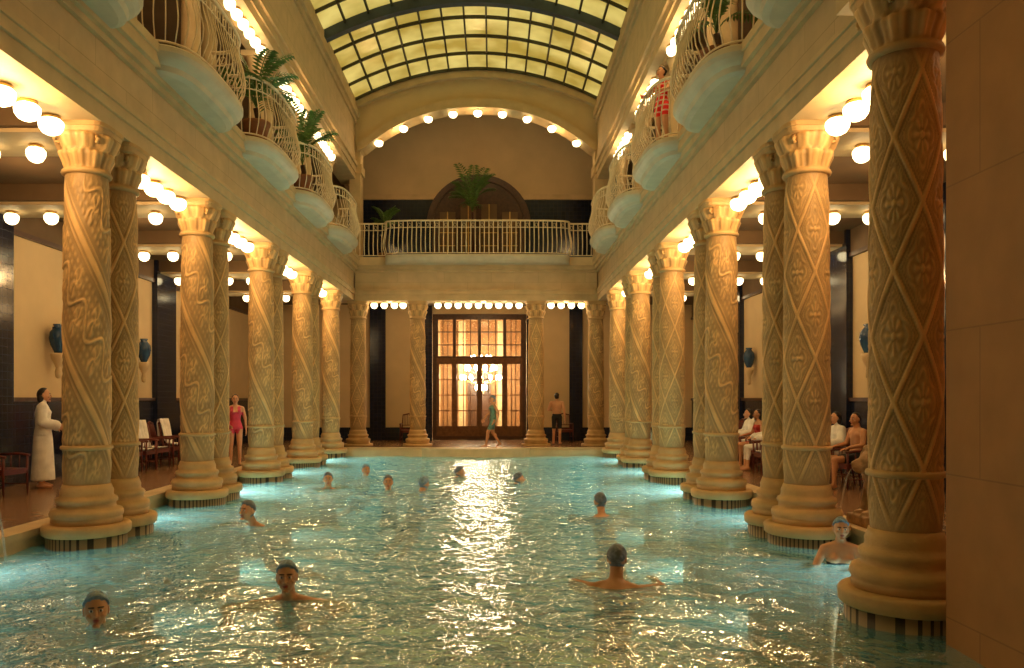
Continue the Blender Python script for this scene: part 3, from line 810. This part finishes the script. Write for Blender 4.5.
def human(name, loc, rotz, J, skin='skin', hairk='hair', style='short', female=False, clothes=None, cm=(), hyaw=0, hpitch=0, scale=1.0, robe=False, voxel=0.014):
    V=Vector; b=MB(); f=MB(); k=skin
    sp=[V(p) for p in J['spine']]
    pel,wa,ch,nb=sp; hd=V(J['head'])
    fat=1.18 if robe else 1.0
    if female: secs=[(pel-(wa-pel)*0.45,0.11,0.09),(pel-(wa-pel)*0.1,0.168,0.118),(pel.lerp(wa,0.4),0.158,0.11),(wa,0.122,0.092),(wa.lerp(ch,0.5),0.132,0.098),(ch,0.148,0.108),(ch.lerp(nb,0.55),0.158,0.088),(ch.lerp(nb,0.85),0.115,0.07),(nb,0.062,0.058)]
    else: secs=[(pel-(wa-pel)*0.45,0.11,0.09),(pel-(wa-pel)*0.1,0.158,0.112),(pel.lerp(wa,0.4),0.152,0.11),(wa,0.145,0.105),(wa.lerp(ch,0.5),0.158,0.11),(ch,0.178,0.12),(ch.lerp(nb,0.55),0.185,0.1),(ch.lerp(nb,0.85),0.13,0.078),(nb,0.07,0.065)]
    secs=[(p,rx*fat,ry*fat) for p,rx,ry in secs]
    b.loft(secs,k)
    b.capsule(nb-(nb-ch)*0.2, nb.lerp(hd,0.75), 0.056 if female else 0.062, 0.050 if female else 0.056, k)
    up=(nb-ch).normalized()
    fwd = V((0,-1,0)) - up*up.dot(V((0,-1,0))); fwd.normalize()
    sw=0.165 if female else 0.19
    if female:
        for sx in (-1,1): b.ell(ch.lerp(nb,0.1)+V((sx*0.07,0,0))+fwd*0.075,(0.06,0.055,0.055),k)
    else:
        for sx in (-1,1): b.ell(ch.lerp(nb,0.3)+V((sx*0.08,0,0))+fwd*0.06,(0.08,0.05,0.06),k)
    for sx,side in ((1,'L'),(-1,'R')):
        sh=ch.lerp(nb,0.62)+V((sx*sw,0,0)); A=J['arm'+side]; el=V(A[0]); wr=V(A[1])
        ra=(0.052,0.042,0.036,0.026) if female else (0.062,0.05,0.043,0.030)
        if robe: ra=(0.085,0.08,0.08,0.085)
        b.capsule(nb-up*0.03+V((sx*0.05,0,0)),sh,0.05*fat,ra[0],k)
        b.capsule(sh,el,ra[0],ra[1],k); b.capsule(el,wr,ra[2],ra[3],k)
        d=(wr-el).normalized(); n=V(A[2]) if len(A)>2 else V((-sx,0,0))
        if robe: f.capsule(wr-d*0.04,wr+d*0.03,0.027,0.024,'skin_')
        hand(b if not robe else f, f, wr+(d*0.02), d, n, sx*1.0, k if not robe else 'skin_')
        Lg=J.get('leg'+side)
        if Lg:
            hip=pel+V((sx*0.09,0,-0.03)) if 'hip' not in J else V(J['hip'])+V((sx*0.09,0,0)); kn=V(Lg[0]); an=V(Lg[1]); to=V(Lg[2])
            rl=(0.092,0.060,0.058,0.036) if female else (0.09,0.062,0.06,0.040)
            b.capsule(hip,kn,rl[0],rl[1],k); b.capsule(kn,an,rl[2]*0.95,rl[3],k)
            b.ell(kn.lerp(an,0.3)+V((0,0.018,0)),(0.05,0.05,0.09),k)
            heel=an+V((0,0.03,-0.035)); b.capsule(an,heel,0.036,0.03,k); b.capsule(heel,to,0.033,0.024,k); b.capsule(an,to,0.032,0.02,k)
    if robe and 'skirt' in J:
        b.loft([(V(p),rx,ry) for p,rx,ry in J['skirt']],k)
    me=remesh(b,voxel,3)
    me.materials.clear()
    keys=[skin if not robe else 'white']+list(cm)
    for q in keys: me.materials.append(M[q])
    for p in me.polygons:
        p.use_smooth=True; p.material_index=0
        if clothes: p.material_index=clothes(p.center)
    f2=f
    f2.mats=[('skin' if q=='skin_' else q) for q in f2.mats]
    hm=Matrix.Translation(hd) @ Matrix.Rotation(hyaw,4,'Z') @ Matrix.Rotation(hpitch,4,'X')
    head(f2,hm,'skin' if robe else skin,hairk,style)
    if robe: f2.capsule(nb-(nb-ch)*0.2, nb.lerp(hd,0.7),0.05,0.047,'skin')
    fm=f2.mesh('tmpf')
    o1=place(name,me,(0,0,0)); o2=place('tmpf',fm,(0,0,0))
    bpy.ops.object.select_all(action='DESELECT'); o1.select_set(True); o2.select_set(True); bpy.context.view_layer.objects.active=o1
    bpy.ops.object.join()
    o1.location=loc; o1.rotation_euler=(0,0,rotz); o1.scale=(scale,)*3
    return o1

def stand(dz=0): return dict(
    spine=[(0,0,.93),(0,0.005,1.08),(0,0.0,1.27),(0,0.01,1.44)], head=(0,-0.02,1.585),
    armL=[(0.235,0.03,1.12),(0.25,-0.03,0.87)], armR=[(-0.235,0.03,1.12),(-0.25,-0.03,0.87)],
    legL=[(0.10,-0.01,.49),(0.105,0.03,.085),(0.12,-0.13,.03)], legR=[(-0.10,-0.01,.49),(-0.105,0.03,.085),(-0.12,-0.13,.03)])

J=stand(); J['armL']=[(0.23,0.0,1.13),(0.13,-0.20,1.05)]; J['armR']=[(-0.23,0.0,1.13),(-0.13,-0.20,1.08)]
J['skirt']=[((0,0,0.14),0.21,0.19),((0,0,0.5),0.20,0.17),((0,0,0.85),0.195,0.15),((0,0,1.05),0.15,0.12),((0,0,1.25),0.165,0.12)]
human('woman_in_bathrobe',(-8.1,14.4,0),radians(115),J,robe=True,female=True,style='bob',cm=('skin',),scale=1.05,clothes=lambda c: 1 if c.z<0.12 else 0)
def suit(lo,hi): return lambda c: 1 if (lo<c.z<hi and abs(c.x)<0.19 and not(c.z>1.28 and abs(abs(c.x)-0.09)>0.035) and not (c.z<0.88 and abs(c.x)>0.5*(c.z-0.76)+0.06)) else 0
J=stand(); J['armR']=[(-0.27,0.02,1.15),(-0.16,-0.14,1.0)]
human('woman_in_pink_swimsuit',(-6.25,19.4,0),radians(20),J,female=True,cm=('pink',),clothes=suit(0.76,1.42),style='bun')
J=stand(); J['legL']=[(0.10,-0.20,.52),(0.10,-0.26,.10),(0.11,-0.42,.06)]; J['legR']=[(-0.10,0.02,.49),(-0.10,0.26,.14),(-0.11,0.14,.03)]
J['armL']=[(0.23,0.12,1.14),(0.24,0.08,0.90)]; J['armR']=[(-0.23,-0.08,1.14),(-0.22,-0.24,0.95)]
human('walking_woman',(0.0,26.3,0.0),radians(-75),J,female=True,hairk='cap',style='cap',cm=('teal',),clothes=lambda c: 1 if (0.60<c.z<1.40 and abs(c.x)<0.17) else 0)
J=stand(); J['armL']=[(0.27,0.05,1.15),(0.16,-0.16,1.12)]; J['armR']=[(-0.25,0.03,1.13),(-0.27,-0.02,0.88)]
human('man_in_swim_shorts',(2.25,28.2,0),radians(165),J,skin='skin',scale=1.06,cm=('black',),clothes=lambda c: 1 if (0.52<c.z<1.02 and abs(c.x)<0.215) else 0)
J=stand(); J['armL']=[(0.27,-0.10,1.18),(0.2,-0.33,1.10)]; J['armR']=[(-0.27,-0.10,1.18),(-0.2,-0.33,1.10)]
human('woman_on_balcony',(3.27,15.5,ZF+0.01),radians(-55),J,female=True,style='bun',scale=0.95,cm=('stripe',),clothes=lambda c: 1 if (0.70<c.z<1.40 and abs(c.x)<0.185) else 0)
def sit(): return dict(spine=[(0,0.06,.57),(0,0.09,.72),(0,0.10,.92),(0,0.09,1.08)], head=(0,0.05,1.23), 
    armL=[(0.27,0.04,.79),(0.24,-0.20,.74),(0,0,-1)], armR=[(-0.27,0.04,.79),(-0.24,-0.20,.74),(0,0,-1)],
    legL=[(0.12,-0.40,.52),(0.13,-0.42,.085),(0.14,-0.58,.03)], legR=[(-0.12,-0.40,.52),(-0.13,-0.42,.085),(-0.14,-0.58,.03)])
human('seated_man',(6.45,14.35,0),-pi/2+0.1,sit(),skin='skin2',cm=('black',),clothes=lambda c: 1 if (c.y>-0.25 and c.z<0.66) else 0, hyaw=0.3)
human('seated_woman',(6.15,18.75,0),-pi/2+0.1,sit(),female=True,skin='skin2',cm=('red',),style='bob',clothes=lambda c: 1 if (c.y>-0.2 and c.z<1.0 and abs(c.x)<0.19) else 0)
for xx,yy,aa in ((6.1,17.9,-0.1),(6.2,19.6,0.0),(6.5,15.3,0.0)):
    J=sit(); J['skirt']=[((0,0.1,0.52),0.19,0.15),((0,0.1,0.75),0.17,0.14),((0,0.1,0.9),0.17,0.12)]
    human('seated_woman_in_robe',(xx,yy,0),-pi/2+aa,J,female=True,robe=True,style='bob',cm=('skin',),clothes=lambda c: 1 if c.z<0.25 else 0)

def swim(spread=0.45, fw=-0.25): return dict(
    spine=[(0,0.50,-.66),(0,0.38,-.50),(0,0.22,-.27),(0,0.09,-.09)], head=(0,-0.0,0.08), hip=(0,0.54,-.70),
    armL=[(spread,-0.02,-.155),(spread*0.75,fw-0.1,-.15),(0,0,-1)], armR=[(-spread,-0.02,-.155),(-spread*0.75,fw-0.1,-.15),(0,0,-1)],
    legL=[(0.14,0.85,-.85),(0.2,1.15,-.93),(0.22,1.28,-.98)], legR=[(-0.14,0.85,-.85),(-0.2,1.15,-.93),(-0.22,1.28,-.98)])
sw=[(-3.16,6.37,0.25,'cap',0.2,0.02),(-1.82,7.06,0.05,'cap',0.1,0.13),(1.22,7.87,pi-0.25,'capgrey',0,0.13),(1.66,12.4,pi+0.1,'capgrey',0,0.11),
    (-3.5,11.4,-0.5,'capgrey',0,0.11),(-3.3,16.0,0.2,'capgrey',0,0.09),(-2.97,18.7,0.5,'cap',0,0.03),(-2.05,15.65,0.1,'capgrey',0,0.07),(-1.35,15.65,pi-0.4,'cap',0,0.04),
    (-0.76,18.5,pi/2,'capgrey',0,-0.0),(0.56,17.1,pi/2+0.3,'capgrey',0,-0.01)]
for i,(x,y,r,capk,hy,dz) in enumerate(sw):
    human('swimmer',(x,y,ZW+dz),r,swim(0.42+0.05*sin(i*2)),female=(i%3!=2),hairk=capk,style='cap',cm=('black',),scale=1.15,
        clothes=lambda c: 1 if (0.15<c.y<0.6 and abs(c.x)<0.17 and c.z<-0.25) else 0, hyaw=hy, hpitch=-0.1, voxel=0.016, skin='skin' if i!=2 else 'skin2')
J=dict(spine=[(0,0.02,-.72),(0,0.02,-.56),(0,0.0,-.34),(0,0.0,-.15)], head=(0,-0.03,0.0), armL=[(0.27,-0.08,-.42),(0.2,-0.3,-.5),(0,0,-1)], armR=[(-0.27,-0.08,-.42),(-0.2,-0.3,-.5),(0,0,-1)],
    legL=[(0.1,-0.02,-1.1),(0.1,0.02,-1.45),(0.1,-0.12,-1.5)], legR=[(-0.1,-0.02,-1.1),(-0.1,0.02,-1.45),(-0.1,-0.12,-1.5)])
human('bather',(3.80,8.75,ZW+0.38),radians(-15),J,female=True,hairk='cap',style='cap',cm=('black',),clothes=lambda c: 1 if (c.z<-0.36 and abs(c.x)<0.17 and c.z>-0.85) else 0)

# ---------------------------------------------------------------- pool lights
def area(name,loc,rot,power,sx,sy,col):
    L=bpy.data.lights.new(name,'AREA'); L.shape='RECTANGLE'; L.size=sx; L.size_y=sy; L.energy=power; L.color=col
    o=bpy.data.objects.new(name,L); scene.collection.objects.link(o); o.location=loc; o.rotation_euler=rot; return o
BL=(0.80,0.93,0.97)
for y,p in ((4.5,60),(8.2,52),(12.0,72),(15.5,190),(19.5,125),(23.3,125)):
    area('underwater_light',(EL+0.06,y,-0.85),(0,-pi/2,0),p,0.4,0.4,BL)
    area('underwater_light',(ER-0.06,y,-0.85),(0,pi/2,0),p,0.4,0.4,BL)
w=bpy.data.worlds.new('world'); scene.world=w; w.use_nodes=True
w.node_tree.nodes['Background'].inputs[0].default_value=(0.25,0.22,0.15,1); w.node_tree.nodes['Background'].inputs[1].default_value=0.2

# ---------------------------------------------------------------- camera
cam=bpy.data.cameras.new('camera'); co=bpy.data.objects.new('camera',cam); scene.collection.objects.link(co)
co.location=(0,0,1.6); co.rotation_euler=(pi/2,0,0)
cam.sensor_width=36; cam.lens=800/1024*36; cam.shift_x=(512-493)/1024; cam.shift_y=(399-334)/1024
cam.clip_start=0.05
scene.camera=co
